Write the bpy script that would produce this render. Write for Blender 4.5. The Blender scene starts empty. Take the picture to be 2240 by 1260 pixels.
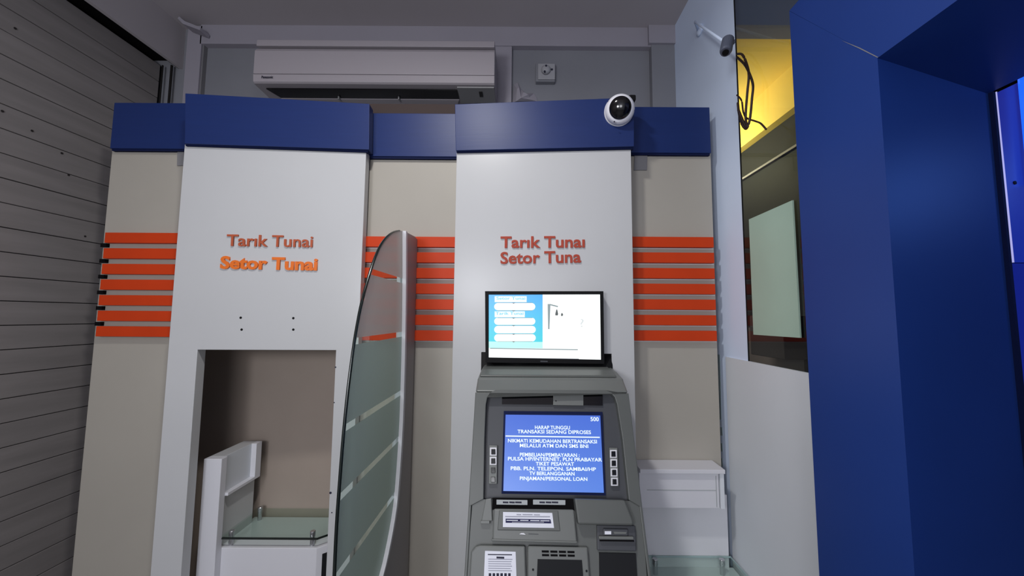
import bpy, bmesh, math, random
from mathutils import Vector, Matrix
random.seed(7)
sc = bpy.context.scene
col = sc.collection
V = Vector

# ------------------------------------------------------------------ camera
F = 800.0; CX = 1140.0; CY = 630.0
CAM = V((0, 0, 1.62)); PITCH = math.atan(0.077); ROLL = 0.0065
_r = V((1, 0, 0)); _u = V((0, -math.sin(PITCH), math.cos(PITCH))); _f = V((0, math.cos(PITCH), math.sin(PITCH)))
R_ = _r*math.cos(ROLL) + _u*math.sin(ROLL)
U_ = _u*math.cos(ROLL) - _r*math.sin(ROLL)
cd = bpy.data.cameras.new('camera'); cam = bpy.data.objects.new('camera', cd); col.objects.link(cam)
cam.matrix_world = Matrix(((R_.x, U_.x, -_f.x, CAM.x), (R_.y, U_.y, -_f.y, CAM.y), (R_.z, U_.z, -_f.z, CAM.z), (0, 0, 0, 1)))
cd.sensor_width = 36; cd.lens = 36*F/2240; cd.shift_x = -(CX-1120)/2240; cd.clip_start = 0.02
sc.camera = cam

# ------------------------------------------------------------------ world, lights, exposure
w = bpy.data.worlds.new('world'); sc.world = w; w.use_nodes = True
bg = w.node_tree.nodes['Background']; bg.inputs[0].default_value = (0.62, 0.68, 0.8, 1); bg.inputs[1].default_value = 0.10
sc.view_settings.view_transform = 'Standard'; sc.view_settings.look = 'None'
sc.view_settings.gamma = 1; sc.view_settings.exposure = 0.0; sc.view_settings.use_curve_mapping = False

def area(name, loc, power, size, color=(1, 1, 1), target=None, spread=180):
    l = bpy.data.lights.new(name, 'AREA'); l.shape = 'DISK'; l.size = size; l.energy = power; l.color = color
    l.spread = math.radians(spread)
    o = bpy.data.objects.new(name, l); col.objects.link(o); o.location = loc
    if target is not None:
        o.rotation_euler = (V(target)-V(loc)).to_track_quat('-Z', 'Y').to_euler()
    return o
area('ceiling_downlight', (-0.40, 0.50, 3.02), 18, 0.13, (1.0, 0.985, 0.96))
def point(name, loc, power, r, color):
    l = bpy.data.lights.new(name, 'POINT'); l.energy = power; l.shadow_soft_size = r; l.color = color
    o = bpy.data.objects.new(name, l); col.objects.link(o); o.location = loc; return o
point('rear_room_lamp', (-0.88, -0.95, 1.90), 58, 0.22, (0.93, 0.95, 1.0))
point('rear_fill_light', (-0.2, -1.5, 1.75), 42, 0.35, (0.96, 0.96, 1.0))  # unseen fill, added to brighten the right wall
area('annex_warm_lamp', (0.98, 2.25, 2.55), 7, 0.12, (1.0, 0.86, 0.52), (1.37, 2.20, 2.72))
area('annex_fill_light', (0.98, 1.85, 1.75), 1.0, 0.15, (1.0, 0.9, 0.86), (1.38, 1.95, 1.40))  # unseen fill, added to brighten the low annex wall
area('blue_sign_glow', (1.75, 0.55, 2.1), 1.2, 0.3, (0.12, 0.28, 1.0), (1.3, 0.9, 1.9))

# ------------------------------------------------------------------ helpers
def ray(px, py): return _f + R_*((px-CX)/F) + U_*((CY-py)/F)
def on(px, py, p, n):
    d = ray(px, py); t = (V(p)-CAM).dot(n)/d.dot(n); return CAM + d*t
def PY(px, py, y): return on(px, py, (0, y, 0), V((0, 1, 0)))
def PX(px, py, x): return on(px, py, (x, 0, 0), V((1, 0, 0)))

class Plane:
    def __init__(s, p, n):
        s.p = V(p); s.n = V(n).normalized()
        if s.n.dot(CAM-s.p) < 0: s.n = -s.n
        z = V((0, 0, 1)); s.up = (z - s.n*z.dot(s.n)).normalized(); s.rt = s.up.cross(s.n).normalized()
    def pt(s, px, py, d=0.0): return on(px, py, s.p + s.n*d, s.n)
    @staticmethod
    def vert(a, b):
        dd = V(b)-V(a); return Plane(a, V((-dd.y, dd.x, 0)))
def YP(y): return Plane((0, y, 0), (0, -1, 0))
def XP(x): return Plane((x, 0, 0), (1, 0, 0))

def s2l(c):
    c = c/255.0
    return c/12.92 if c <= 0.04045 else ((c+0.055)/1.055)**2.4
def lin(rgb): return tuple(s2l(c) for c in rgb) + (1,)

def mat(name, rgb, rough=0.5, spec=0.5, metal=0.0, vary=0.0, scale=6.0, bump=0.0, emit=None, es=1.0, coat=0.0, stretch=(1,1,1)):
    m = bpy.data.materials.new(name); m.use_nodes = True
    nt = m.node_tree; b = nt.nodes['Principled BSDF']
    b.inputs['Base Color'].default_value = lin(rgb)
    b.inputs['Roughness'].default_value = rough
    b.inputs['Specular IOR Level'].default_value = spec
    b.inputs['Metallic'].default_value = metal
    b.inputs['Coat Weight'].default_value = coat
    b.inputs['Coat Roughness'].default_value = 0.15
    if emit is not None:
        b.inputs['Emission Color'].default_value = lin(emit); b.inputs['Emission Strength'].default_value = es
    if vary > 0 or bump > 0:
        tc = nt.nodes.new('ShaderNodeTexCoord'); mp = nt.nodes.new('ShaderNodeMapping'); mp.inputs['Scale'].default_value = stretch
        no = nt.nodes.new('ShaderNodeTexNoise'); no.inputs['Scale'].default_value = scale; no.inputs['Detail'].default_value = 6
        oi = nt.nodes.new('ShaderNodeObjectInfo'); ad = nt.nodes.new('ShaderNodeVectorMath'); ad.operation = 'ADD'
        nt.links.new(tc.outputs['Object'], ad.inputs[0]); nt.links.new(oi.outputs['Location'], ad.inputs[1])
        nt.links.new(ad.outputs[0], mp.inputs[0]); nt.links.new(mp.outputs[0], no.inputs['Vector'])
        if vary > 0:
            mr = nt.nodes.new('ShaderNodeMapRange'); mr.inputs['From Min'].default_value = 0.3; mr.inputs['From Max'].default_value = 0.7
            mr.inputs['To Min'].default_value = 1-vary; mr.inputs['To Max'].default_value = 1+vary
            nt.links.new(no.outputs[0], mr.inputs['Value'])
            mx = nt.nodes.new('ShaderNodeVectorMath'); mx.operation = 'SCALE'; mx.inputs[0].default_value = lin(rgb)[:3]
            nt.links.new(mr.outputs[0], mx.inputs['Scale']); nt.links.new(mx.outputs[0], b.inputs['Base Color'])
        if bump > 0:
            bp = nt.nodes.new('ShaderNodeBump'); bp.inputs['Strength'].default_value = bump; bp.inputs['Distance'].default_value = 0.003
            nt.links.new(no.outputs[0], bp.inputs['Height']); nt.links.new(bp.outputs[0], b.inputs['Normal'])
    return m

def emat(name, rgb, s=1.0, rgb2=None, axis=2):
    m = bpy.data.materials.new(name); m.use_nodes = True; nt = m.node_tree
    b = nt.nodes['Principled BSDF']; b.inputs['Base Color'].default_value = (0.01, 0.01, 0.01, 1); b.inputs['Roughness'].default_value = 0.3
    b.inputs['Emission Strength'].default_value = s; b.inputs['Emission Color'].default_value = lin(rgb)
    if rgb2:
        tc = nt.nodes.new('ShaderNodeTexCoord'); sx = nt.nodes.new('ShaderNodeSeparateXYZ'); mx = nt.nodes.new('ShaderNodeMix'); mx.data_type = 'RGBA'
        nt.links.new(tc.outputs['Generated'], sx.inputs[0]); nt.links.new(sx.outputs[axis], mx.inputs[0])
        mx.inputs[6].default_value = lin(rgb); mx.inputs[7].default_value = lin(rgb2)
        nt.links.new(mx.outputs[2], b.inputs['Emission Color'])
    return m

def glassmat(name, tint=(255, 255, 255), refl=1.0):
    m = bpy.data.materials.new(name); m.use_nodes = True; nt = m.node_tree; nt.nodes.remove(nt.nodes['Principled BSDF'])
    out = nt.nodes['Material Output']; t = nt.nodes.new('ShaderNodeBsdfTransparent'); g = nt.nodes.new('ShaderNodeBsdfGlossy')
    t.inputs[0].default_value = lin(tint); g.inputs['Roughness'].default_value = 0.02
    fr = nt.nodes.new('ShaderNodeFresnel'); fr.inputs[0].default_value = 1.5
    ge = nt.nodes.new('ShaderNodeNewGeometry'); inv = nt.nodes.new('ShaderNodeMath'); inv.operation = 'SUBTRACT'; inv.inputs[0].default_value = 1.0
    mf = nt.nodes.new('ShaderNodeMath'); mf.operation = 'MULTIPLY'
    nt.links.new(ge.outputs['Backfacing'], inv.inputs[1]); nt.links.new(inv.outputs[0], mf.inputs[0]); nt.links.new(fr.outputs[0], mf.inputs[1])
    ml = nt.nodes.new('ShaderNodeMath'); ml.operation = 'MULTIPLY'; ml.inputs[1].default_value = refl
    mx = nt.nodes.new('ShaderNodeMixShader'); nt.links.new(mf.outputs[0], ml.inputs[0]); nt.links.new(ml.outputs[0], mx.inputs[0])
    nt.links.new(t.outputs[0], mx.inputs[1]); nt.links.new(g.outputs[0], mx.inputs[2]); nt.links.new(mx.outputs[0], out.inputs[0])
    return m

def frostmat(name, rgb, transp=0.2, transl=0.4):
    m = bpy.data.materials.new(name); m.use_nodes = True; nt = m.node_tree; b = nt.nodes['Principled BSDF']
    b.inputs['Base Color'].default_value = lin(rgb); b.inputs['Roughness'].default_value = 0.25
    out = nt.nodes['Material Output']; t = nt.nodes.new('ShaderNodeBsdfTransparent'); t.inputs[0].default_value = lin(rgb)
    tl = nt.nodes.new('ShaderNodeBsdfTranslucent'); tl.inputs[0].default_value = lin(rgb)
    m1 = nt.nodes.new('ShaderNodeMixShader'); m1.inputs[0].default_value = transl
    nt.links.new(b.outputs[0], m1.inputs[1]); nt.links.new(tl.outputs[0], m1.inputs[2])
    m2 = nt.nodes.new('ShaderNodeMixShader'); m2.inputs[0].default_value = transp
    nt.links.new(m1.outputs[0], m2.inputs[1]); nt.links.new(t.outputs[0], m2.inputs[2]); nt.links.new(m2.outputs[0], out.inputs[0])
    return m

class MB:
    def __init__(s): s.bm = bmesh.new()
    def prism(s, pts, vec):
        pts = [V(p) for p in pts]; vec = V(vec)
        a = [s.bm.verts.new(p) for p in pts]; b = [s.bm.verts.new(p+vec) for p in pts]
        n = len(pts); fs = [s.bm.faces.new(a), s.bm.faces.new(list(reversed(b)))]
        for i in range(n):
            j = (i+1) % n; fs.append(s.bm.faces.new((a[j], a[i], b[i], b[j])))
        bmesh.ops.recalc_face_normals(s.bm, faces=fs); return s
    def box(s, x0, x1, y0, y1, z0, z1):
        return s.prism([(x0, y0, z0), (x1, y0, z0), (x1, y0, z1), (x0, y0, z1)], (0, y1-y0, 0))
    def plate(s, pl, pxs, d0, d1):
        return s.prism([pl.pt(x, y, d1) for x, y in pxs], pl.n*(d0-d1))
    def tube(s, pts, r, seg=8, caps=True):
        pts = [V(p) for p in pts]; rings = []
        for i, p in enumerate(pts):
            t = (pts[min(i+1, len(pts)-1)] - pts[max(i-1, 0)]).normalized()
            a = V((0, 0, 1)) if abs(t.z) < 0.9 else V((1, 0, 0))
            u = t.cross(a).normalized(); v = t.cross(u)
            rr = r[i] if isinstance(r, (list, tuple)) else r
            rings.append([s.bm.verts.new(p + (u*math.cos(k*2*math.pi/seg) + v*math.sin(k*2*math.pi/seg))*rr) for k in range(seg)])
        fs = []
        for a, b in zip(rings, rings[1:]):
            for k in range(seg): fs.append(s.bm.faces.new((a[k], a[(k+1) % seg], b[(k+1) % seg], b[k])))
        if caps: fs += [s.bm.faces.new(rings[0]), s.bm.faces.new(rings[-1])]
        bmesh.ops.recalc_face_normals(s.bm, faces=fs)
        return s
    def lathe(s, c, axis, prof, seg=40):      # prof: (radius, height along axis)
        c = V(c); return s.tube([c + V(axis)*h for r, h in prof], [max(r, 1e-4) for r, h in prof], seg)
    def profx(s, yz, x0, x1): return s.prism([(x0, y, z) for y, z in yz], (x1-x0, 0, 0))

def smooth_path(pts, n=6):
    pts = [V(p) for p in pts]; out = []
    P = [pts[0]] + pts + [pts[-1]]
    for i in range(1, len(P)-2):
        for k in range(n):
            t = k/n; a, b, c, d = P[i-1], P[i], P[i+1], P[i+2]
            out.append(0.5*((2*b) + (c-a)*t + (2*a-5*b+4*c-d)*t*t + (3*b-a-3*c+d)*t**3))
    out.append(pts[-1]); return out

def wloc(o):
    l = V(o.location)
    while o.parent: o = o.parent; l += V(o.location)
    return l
def link(name, me, m, parent=None, smooth=False):
    if parent is None:
        xs = [v.co for v in me.vertices]
        c = V(((min(v.x for v in xs)+max(v.x for v in xs))/2, (min(v.y for v in xs)+max(v.y for v in xs))/2, min(v.z for v in xs)))
    else:
        c = wloc(parent)
    me.transform(Matrix.Translation(-c)); me.materials.append(m); me.name = name
    if smooth:
        for p in me.polygons: p.use_smooth = True
    o = bpy.data.objects.new(name, me); col.objects.link(o)
    if parent is None: o.location = c
    else: o.parent = parent
    return o
def obj(name, mb, m, parent=None, bevel=0.0, smooth=False):
    me = bpy.data.meshes.new(name); mb.bm.to_mesh(me); mb.bm.free()
    o = link(name, me, m, parent, smooth)
    if bevel > 0:
        bv = o.modifiers.new('bevel', 'BEVEL'); bv.width = bevel; bv.segments = 2; bv.limit_method = 'ANGLE'; bv.angle_limit = math.radians(35)
    return o
def tag(o, label, cat, group=None):
    o['label'] = label; o['category'] = cat
    if group: o['group'] = group
    return o
def thing(name, loc, label, cat, group=None):
    o = bpy.data.objects.new(name, None); o.empty_display_size = 0.05; col.objects.link(o); o.location = loc
    return tag(o, label, cat, group)
def struct(name, mb, m, parent=None):
    o = obj(name, mb, m, parent)
    if parent is None: o['kind'] = 'structure'
    return o
def sroot(name, loc):
    o = bpy.data.objects.new(name, None); o.empty_display_size = 0.05; col.objects.link(o); o.location = loc; o['kind'] = 'structure'; return o

# text: glyph mesh mapped onto a plane between two pixels of the baseline
def _tmesh(body, bold=0.0, ext=0.0, dotless=False):
    cu = bpy.data.curves.new('t', 'FONT'); cu.body = body; cu.offset = bold; cu.extrude = ext; cu.resolution_u = 3
    o = bpy.data.objects.new('t', cu); col.objects.link(o)
    dg = bpy.context.evaluated_depsgraph_get(); me = bpy.data.meshes.new_from_object(o.evaluated_get(dg))
    bpy.data.objects.remove(o); bpy.data.curves.remove(cu); return me
def place_text(name, body, pl, p0, p1, hpx, d, thick, m, parent, bold=0.0, letters=False):
    """p0,p1: pixels at the baseline's ends; hpx: capital height in pixels; d: offset of text back from plane"""
    A = pl.pt(p0[0], p0[1], d); B = pl.pt(p1[0], p1[1], d)
    H = (pl.pt(p0[0], p0[1]-hpx, d)-A).length
    full = _tmesh(body, bold, 0.5)
    xs = [v.co.x for v in full.vertices]; x0, x1 = min(xs), max(xs)
    sx = (B-A).length/(x1-x0); sy = H/0.729
    ux = (B-A).normalized(); uy = pl.n.cross(ux).normalized()
    if uy.z < 0: uy = -uy
    def remap(me, ox):
        for v in me.vertices:
            c = v.co; v.co = A + ux*((c.x+ox-x0)*sx) + uy*(c.y*sy) + pl.n*((c.z+0.5)*thick)
        me.update()
    if not letters:
        remap(full, 0); return [link(name, full, m, parent)]
    out = []
    for i, ch in enumerate(body):
        if ch == ' ': continue
        pre = _tmesh(body[:i+1], bold); g = _tmesh(ch, bold, 0.5)
        ox = max(v.co.x for v in pre.vertices) - max(v.co.x for v in g.vertices)
        remap(g, ox); out.append(link(name, g, m, parent))
        bpy.data.meshes.remove(pre)
    bpy.data.meshes.remove(full)
    return out

# ------------------------------------------------------------------ materials
M = dict(
 ceiling=mat('ceiling_paint', (176, 170, 174), 0.9, 0.2, vary=0.03, scale=2),
 wallgrey=mat('grey_wall_paint', (134, 135, 142), 0.85, 0.25, vary=0.05, scale=3),
 trimgrey=mat('light_grey_trim_paint', (158, 154, 164), 0.7, 0.3, vary=0.03, scale=3),
 plank=mat('grey_painted_plank', (134, 129, 128), 0.6, 0.35, vary=0.10, scale=5, bump=0.25, stretch=(1, 0.5, 5)),
 gap=mat('plank_joint_dark', (40, 40, 42), 0.9, 0.1),  # dark backing seen in the plank joints
 knot=mat('dark_nail_mark', (45, 42, 42), 0.8, 0.2),
 bluelitwall=mat('blue_lit_wall_paint', (218, 232, 255), 0.75, 0.3, vary=0.03, scale=2),  # bluish cast of the outside light is put into this wall colour
 palewall=mat('pale_wall_board', (214, 218, 224), 0.6, 0.35, vary=0.03, scale=2),
 annexbeam=mat('annex_beam_paint', (128, 130, 156), 0.8, 0.2),
 nichebk=mat('niche_back_board', (160, 147, 137), 0.7, 0.2, vary=0.05, scale=3),
 tabg=mat('grey_mounting_tab', (126, 125, 128), 0.6, 0.3),
 dado=mat('annex_brown_dado', (150, 134, 128), 0.6, 0.3, vary=0.05, scale=3),
 floor=mat('floor_tile', (120, 118, 115), 0.4, 0.5, vary=0.1, scale=2),
 white=mat('white_laminate', (190, 191, 193), 0.30, 0.45, vary=0.015, scale=3, bump=0.04),
 whiteedge=mat('white_lacquer', (214, 214, 220), 0.4, 0.4),
 beige=mat('beige_laminate', (166, 161, 152), 0.5, 0.35, vary=0.03, scale=3),
 blue=mat('blue_laminate', (24, 44, 98), 0.42, 0.34, vary=0.04, scale=30, bump=0.05, stretch=(0.2, 1, 4)),
 bluedoor=mat('blue_portal_laminate', (26, 56, 128), 0.45, 0.4, vary=0.05, scale=3),
 bluedark=mat('dark_blue_edge', (14, 24, 62), 0.7, 0.15),
 orange=mat('orange_slat_paint', (196, 60, 18), 0.5, 0.22, vary=0.05, scale=8),
 letterA=mat('brown_orange_acrylic', (176, 84, 52), 0.4, 0.4),
 letterB=mat('bright_orange_acrylic', (226, 112, 34), 0.4, 0.4),
 letterC=mat('terracotta_acrylic', (170, 68, 50), 0.5, 0.2),
 brown=mat('dark_brown_band', (70, 60, 58), 0.8, 0.2),
 black=mat('black_plastic', (18, 18, 20), 0.6, 0.15),
 blackgl=mat('black_gloss', (9, 9, 12), 0.12, 0.6),
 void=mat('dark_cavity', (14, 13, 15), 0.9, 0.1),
 acwhite=mat('ac_white_plastic', (164, 158, 164), 0.4, 0.4),
 acgrey=mat('ac_lower_grey_plastic', (140, 140, 142), 0.5, 0.35),
 atm=mat('atm_grey_plastic', (88, 91, 89), 0.42, 0.45, vary=0.02, scale=8, bump=0.05),
 atml=mat('atm_light_grey_plastic', (104, 107, 105), 0.42, 0.45),
 atmd=mat('atm_dark_grey_plastic', (66, 68, 73), 0.45, 0.4),
 atmdd=mat('atm_charcoal_plastic', (30, 31, 34), 0.6, 0.15),
 chrome=mat('brushed_steel', (190, 192, 195), 0.25, 0.5, metal=0.9),
 metalgrey=mat('grey_metal_board', (160, 156, 157), 0.45, 0.4, metal=0.05, vary=0.05, scale=3),
 paper=mat('white_paper', (226, 228, 238), 0.7, 0.2),
 ink=mat('dark_ink', (45, 45, 62), 0.7, 0.2),
 greyink=mat('grey_ink', (150, 152, 165), 0.7, 0.2),
 navy=mat('navy_print', (38, 38, 78), 0.6, 0.2),
 tagm=mat('grey_tag', (165, 170, 172), 0.5, 0.3),
 yellow=mat('yellow_paint', (246, 214, 120), 0.6, 0.3, vary=0.04, scale=4),
 outwall=mat('annex_dark_wall', (36, 37, 41), 0.7, 0.3, vary=0.06, scale=2),
 outdark=mat('annex_dark_board', (52, 46, 46), 0.6, 0.3),
 mint=mat('mint_green_sheet', (170, 196, 180), 0.4, 0.35, vary=0.04, scale=5),
 sticker=mat('grey_green_sticker', (165, 182, 188), 0.5, 0.3),
 cable=mat('dark_brown_cable', (46, 30, 22), 0.5, 0.4),
 socket=mat('grey_socket_plastic', (165, 165, 170), 0.5, 0.4),
 camwhite=mat('camera_white_plastic', (232, 232, 240), 0.3, 0.5),
 camdark=mat('camera_grey_housing', (82, 88, 104), 0.4, 0.5),
 glass=glassmat('clear_glass', (238, 246, 242)),
 glass2=glassmat('partition_glass', (225, 232, 230), 1.0),
 shelfg=glassmat('green_shelf_glass', (240, 247, 243), 1.0),
 edge=mat('dark_glass_edge', (18, 26, 24), 0.2, 0.6),
 frost=frostmat('frosted_film', (196, 212, 202), 0.06, 0.45),
 frostw=frostmat('smoky_film', (238, 222, 216), 0.05, 0.5),
 led=emat('blue_led_tube', (28, 92, 255), 1.4),
 ledp=emat('blue_lit_panel', (24, 52, 190), 0.55, (48, 50, 170)),
 wled=emat('pale_light_edge', (190, 190, 255), 0.8),
 ledpb=emat('blue_lit_lower_panel', (18, 40, 170), 0.5),
)

# ------------------------------------------------------------------ room shell
CEIL = PY(900, 57, 1.965).z
YB = 2.0            # back wall
XL = PY(350, 150, YB-0.02).x          # left wall
XR = 0.86           # right partition
struct('floor', MB().box(-2.6, 3.2, -2.6, 3.8, -0.08, 0.0), M['floor'])
struct('ceiling', MB().box(-2.6, 3.2, -2.6, 3.8, CEIL, CEIL+0.1), M['ceiling'])
struct('wall_back', MB().box(XL-0.2, XR+0.06, YB, YB+0.12, 0, CEIL), M['wallgrey'])
struct('wall_rear', MB().box(-2.6, 3.2, -2.6, -2.5, 0, CEIL), M['palewall'])

# left wall of horizontal planks
wl = sroot('wall_left', (XL, 0, 0)); ptop = PX(149, 2, XL).z
obj('backing', MB().box(XL-0.12, XL-0.010, -2.5, YB, 0, ptop-0.01), M['gap'], wl)
obj('shadow_gap', MB().box(XL-0.14, XL-0.06, -2.5, YB, ptop-0.01, CEIL), M['void'], wl)  # near-black strip stands for the shade above the planks
PH = PX(0, 658, XL).z - PX(0, 712, XL).z; z0 = PX(0, 712, XL).z
k = -int(z0/PH)-1
while True:
    a = z0 + k*PH; b = a + PH
    k += 1
    if b < 0.02: continue
    if a > ptop-0.02: break
    a = max(a, 0)
    b = min(b, ptop)
    j = random.uniform(-0.0012, 0.0012)
    obj('plank', MB().box(XL-0.012, XL+j, -2.5, YB-0.02, a+0.0016, b-0.0016), M['plank'], wl, bevel=0.0015)
for (x, y) in [(150, 383), (135, 335), (186, 517), (5, 243), (70, 286), (33, 62)]:
    p = PX(x, y, XL+0.001)
    obj('nail_mark', MB().lathe(p, (1, 0, 0), [(0.0045, 0), (0.0045, 0.0012), (0.0, 0.0014)], 10), M['knot'], wl)

# cornice along the left wall, back-wall beam, trims and columns
cz = PY(393, 146, YB-0.02).z
xc = PY(393, 146, YB-0.02).x
struct('trim_1', MB().box(xc-0.02, xc, -2.5, YB, cz, CEIL), M['ceiling'])
obj('cove_shade_lining', MB().box(XL-0.06, xc-0.021, -2.5, YB, cz+0.05, CEIL).box(xc-0.024, xc-0.0205, -2.5, YB, cz+0.001, cz+0.05), M['void'], wl)  # near-black lining puts the shade under the cornice into the colour
def bwbox(x0, y0, x1, y1, Y, z1=None):
    a = PY(x0, y0, Y); b = PY(x1, y1, Y)
    return MB().box(a.x, b.x, Y, YB+0.01, min(a.z, b.z), CEIL if z1 is None else z1)
struct('trim_2', bwbox(440, 57, 1424, 102, 1.965), M['trimgrey'])                       # beam
p = PY(1080, 180, 1.97); q = PY(1119, 180, 1.97)
struct('trim_3', MB().box(p.x, q.x, 1.97, YB+0.01, 0, CEIL), M['trimgrey'])      # upright strip by the AC
p = PY(1426, 150, 1.96); q = PY(1502, 150, 1.96)
c = PY(1426, 95, 1.95)
struct('trim_4', MB().box(p.x, q.x, 1.96, YB+0.01, 0, c.z), M['wallgrey'])
struct('trim_9', MB().box(PY(1420, 95, 1.945).x, PY(1503, 95, 1.945).x, 1.945, YB+0.01, c.z, CEIL), M['trimgrey'])

# cable trunking up the corner with the elbow at the top
t = thing('cable_trunking', PY(421, 300, 1.93), 'grey vertical cable trunking in the upper left corner beside the wall beam', 'trunking')
t.location.z = 0.0
a = PY(404, 150, 1.965); b = PY(436, 150, 1.965); zt = PY(420, 56, 1.965).z
obj('cover', MB().box(a.x, b.x, 1.965, YB, 0.02, zt), M['trimgrey'], t, bevel=0.002)
obj('side_channel', MB().box(b.x+0.001, b.x+0.008, 1.975, YB, 0.02, zt), M['tabg'], t)
e = [PY(388, 40, 1.84), PY(398, 50, 1.85), PY(436, 64, 1.89)]
obj('elbow', MB().prism([PY(388, 40, 1.90), PY(400, 52, 1.90), PY(437, 66, 1.90), PY(439, 60, 1.90), PY(404, 46, 1.90), PY(392, 36, 1.90)], (0, 0.06, 0)), M['trimgrey'], t)
for k, (x, r, lb) in enumerate([(349, 0.004, 'thin dark conduit pipe nearest the plank wall in the back left corner'), (369, 0.006, 'thicker dark conduit pipe between the plank wall corner and the cable trunking')]):
    p = PY(x, 180, 1.96)
    o = obj('conduit_pipe', MB().tube([(p.x, 1.97, 0.0), (p.x, 1.97, cz)], r, 12), M['knot'], None, smooth=True); tag(o, lb, 'pipe', 'conduits in the left corner')

# right partition: tall strip, low wall, glass above
YBB_ = 1.545
lowz = PX(1638, 790, XR).z; ys = PX(1625, 500, XR).y; yj = PX(1768, 820, XR).y
struct('wall_right', MB().prism([(XR, YB, 0), (XR, 0.95, 0), (XR, 0.95, lowz), (XR, ys, lowz), (XR, ys, CEIL), (XR, YB, CEIL)], (0.005, 0, 0)), M['bluelitwall'])
struct('wall_right_lower', MB().box(XR-0.006, XR, 1.0, YBB_-0.002, 0, lowz), M['palewall'])
w1 = sroot('window_1', (XR+0.03, 1.2, lowz))
obj('pane', MB().box(XR+0.001, XR+0.004, 0.95, ys, lowz, CEIL), M['glass2'], w1)
obj('edge_seal', MB().box(XR-0.0005, XR+0.0045, ys-0.002, ys, lowz, CEIL), M['black'], w1)

# annex beyond the glass
XO = 1.37
struct('wall_annex_far', MB().box(XR+0.06, 3.2, 3.4, 3.5, 0, CEIL), M['outdark'])
struct('wall_annex_side', MB().box(XO+0.02, XO+0.12, 1.15, 3.4, 0, 2.66), M['outwall'])
fz = PX(1618, 325, XO).z; cz2 = PX(1735, 140, XO).z
struct('trim_5', MB().box(XO, XO+0.3, 1.1, 3.4, fz, cz2+0.02), M['yellow'])            # bright fascia
yb = PY(1670, 79, 1.0); 
tt = (cz2-CAM.z)/ray(1670, 80).z; ybm = (CAM+ray(1670, 80)*tt).y
struct('ceiling_annex', MB().box(XR+0.06, XO+0.3, ybm, 3.4, cz2, cz2+0.05), M['yellow'])
struct('trim_6', MB().box(XR+0.06, XO+0.9, ybm-0.08, ybm, cz2-0.012, CEIL), M['annexbeam'])
struct('trim_7', MB().box(XO+0.002, XO+0.02, 1.6, 2.9, PX(1632, 385, XO).z-0.006, PX(1632, 385, XO).z+0.006), M['trimgrey'])
struct('trim_8', MB().box(XO-0.0, XO+0.02, 1.77, 1.79, 0, 1.60), M['outdark'])
struct('trim_10', MB().box(XO+0.010, XO+0.03, 1.15, 3.3, 0, 1.56), M['dado'])
# low dark cabinet by the annex wall
pa = PX(1640, 738, 1.22); pb = PX(1712, 775, 1.22)
o = obj('wall_box', MB().box(1.22, XO+0.02, PX(1715, 760, 1.22).y, PX(1642, 760, 1.22).y, PX(1642, 775, 1.22).z, 1.63), M['outdark'], None, bevel=0.004)
tag(o, 'dark brown box on the far wall seen through the partition glass under the mint sheet', 'box')

# blue portal round the entrance
XP1 = 0.80; Yn = 0.782; Yf = PX(1762, 690, XP1).y
zi = PX(1922, 125, XP1).z; zo = PX(1728, 22, XP1).z
_t = (zi-CAM.z)/ray(2161, 205).z; _c = CAM+ray(2161, 205)*_t; xo, yo = _c.x, _c.y
zo = min(zo, CEIL-0.02)
d1 = sroot('door_1', (XP1, 0.3, 0))
obj('jamb', MB().prism([(XP1, Yn, 0), (XP1, Yf, 0), (xo, Yf, 0), (xo, yo, 0)], (0, 0, zi)), M['bluedoor'], d1)
def lint(mb):
    return mb.prism([(XP1, Yn, zi), (XP1, Yf, zo), (XP1, -0.75, zo), (XP1, -0.45, zi)], (xo-XP1, 0, 0))
obj('lintel', lint(MB()), M['bluedoor'], d1)
obj('jamb_head', MB().prism([(XP1, Yn, zi), (XP1, Yf, zi), (XP1, Yf, zo-0.001)], (xo-XP1, 0, 0)), M['bluedoor'], d1)
obj('jamb', MB().prism([(XP1, -0.45, 0), (XP1, -0.75, 0), (xo, -0.75, 0), (xo, -0.45, 0)], (0, 0, zi)), M['bluedoor'], d1)
obj('header_fill', MB().prism([(XP1, -0.45, zi), (XP1, -0.75, zi), (XP1, -0.75, zo-0.001)], (xo-XP1, 0, 0)), M['bluedoor'], d1)
obj('joint_line', MB().plate(XP(XP1), [(1842, 89), (1880, 104), (1921, 125), (1919, 126), (1878, 105.5)], -0.001, 0.0006), M['tabg'], d1)
obj('outer_edge', MB().prism([(xo, yo-0.01, 0), (xo+0.012, yo-0.006, 0), (xo+0.012, yo+0.012, 0), (xo, yo+0.012, 0)], (0, 0, zi)), M['bluedark'], d1)
# lit blue sign panel just outside
pl = Plane.vert((xo, yo+0.02, 0), (xo+0.5, yo+0.09, 0))
t = thing('lit_sign_panel', pl.pt(2260, 1000), 'blue glowing sign panel at the right edge outside the blue doorway', 'sign')
t.location.z = 0
obj('face', MB().plate(pl, [(2176, 205), (2480, 60), (2560, 574), (2215, 574)], -0.004, 0), M['ledp'], t)
obj('lower_face', MB().plate(pl, [(2214, 576), (2560, 576), (2640, 1500), (2290, 1500)], -0.008, -0.004), M['ledpb'], t)
obj('edge_strip', MB().plate(pl, [(2176, 203), (2181, 200), (2219, 574), (2214, 574)], -0.004, 0.002), M['wled'], t)
obj('led_tube', MB().tube([pl.pt(2236, 165, 0.012), pl.pt(2258, 400, 0.012)], 0.008, 12), M['led'], t)
p = pl.pt(2219, 400, 0)
obj('screw', MB().lathe(p, pl.n, [(0.005, -0.001), (0.005, 0.002), (0.0, 0.003)], 12), M['black'], t)

struct('wall_outside', MB().box(2.5, 2.6, -2.6, 3.5, 0, CEIL), M['outwall'])
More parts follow.
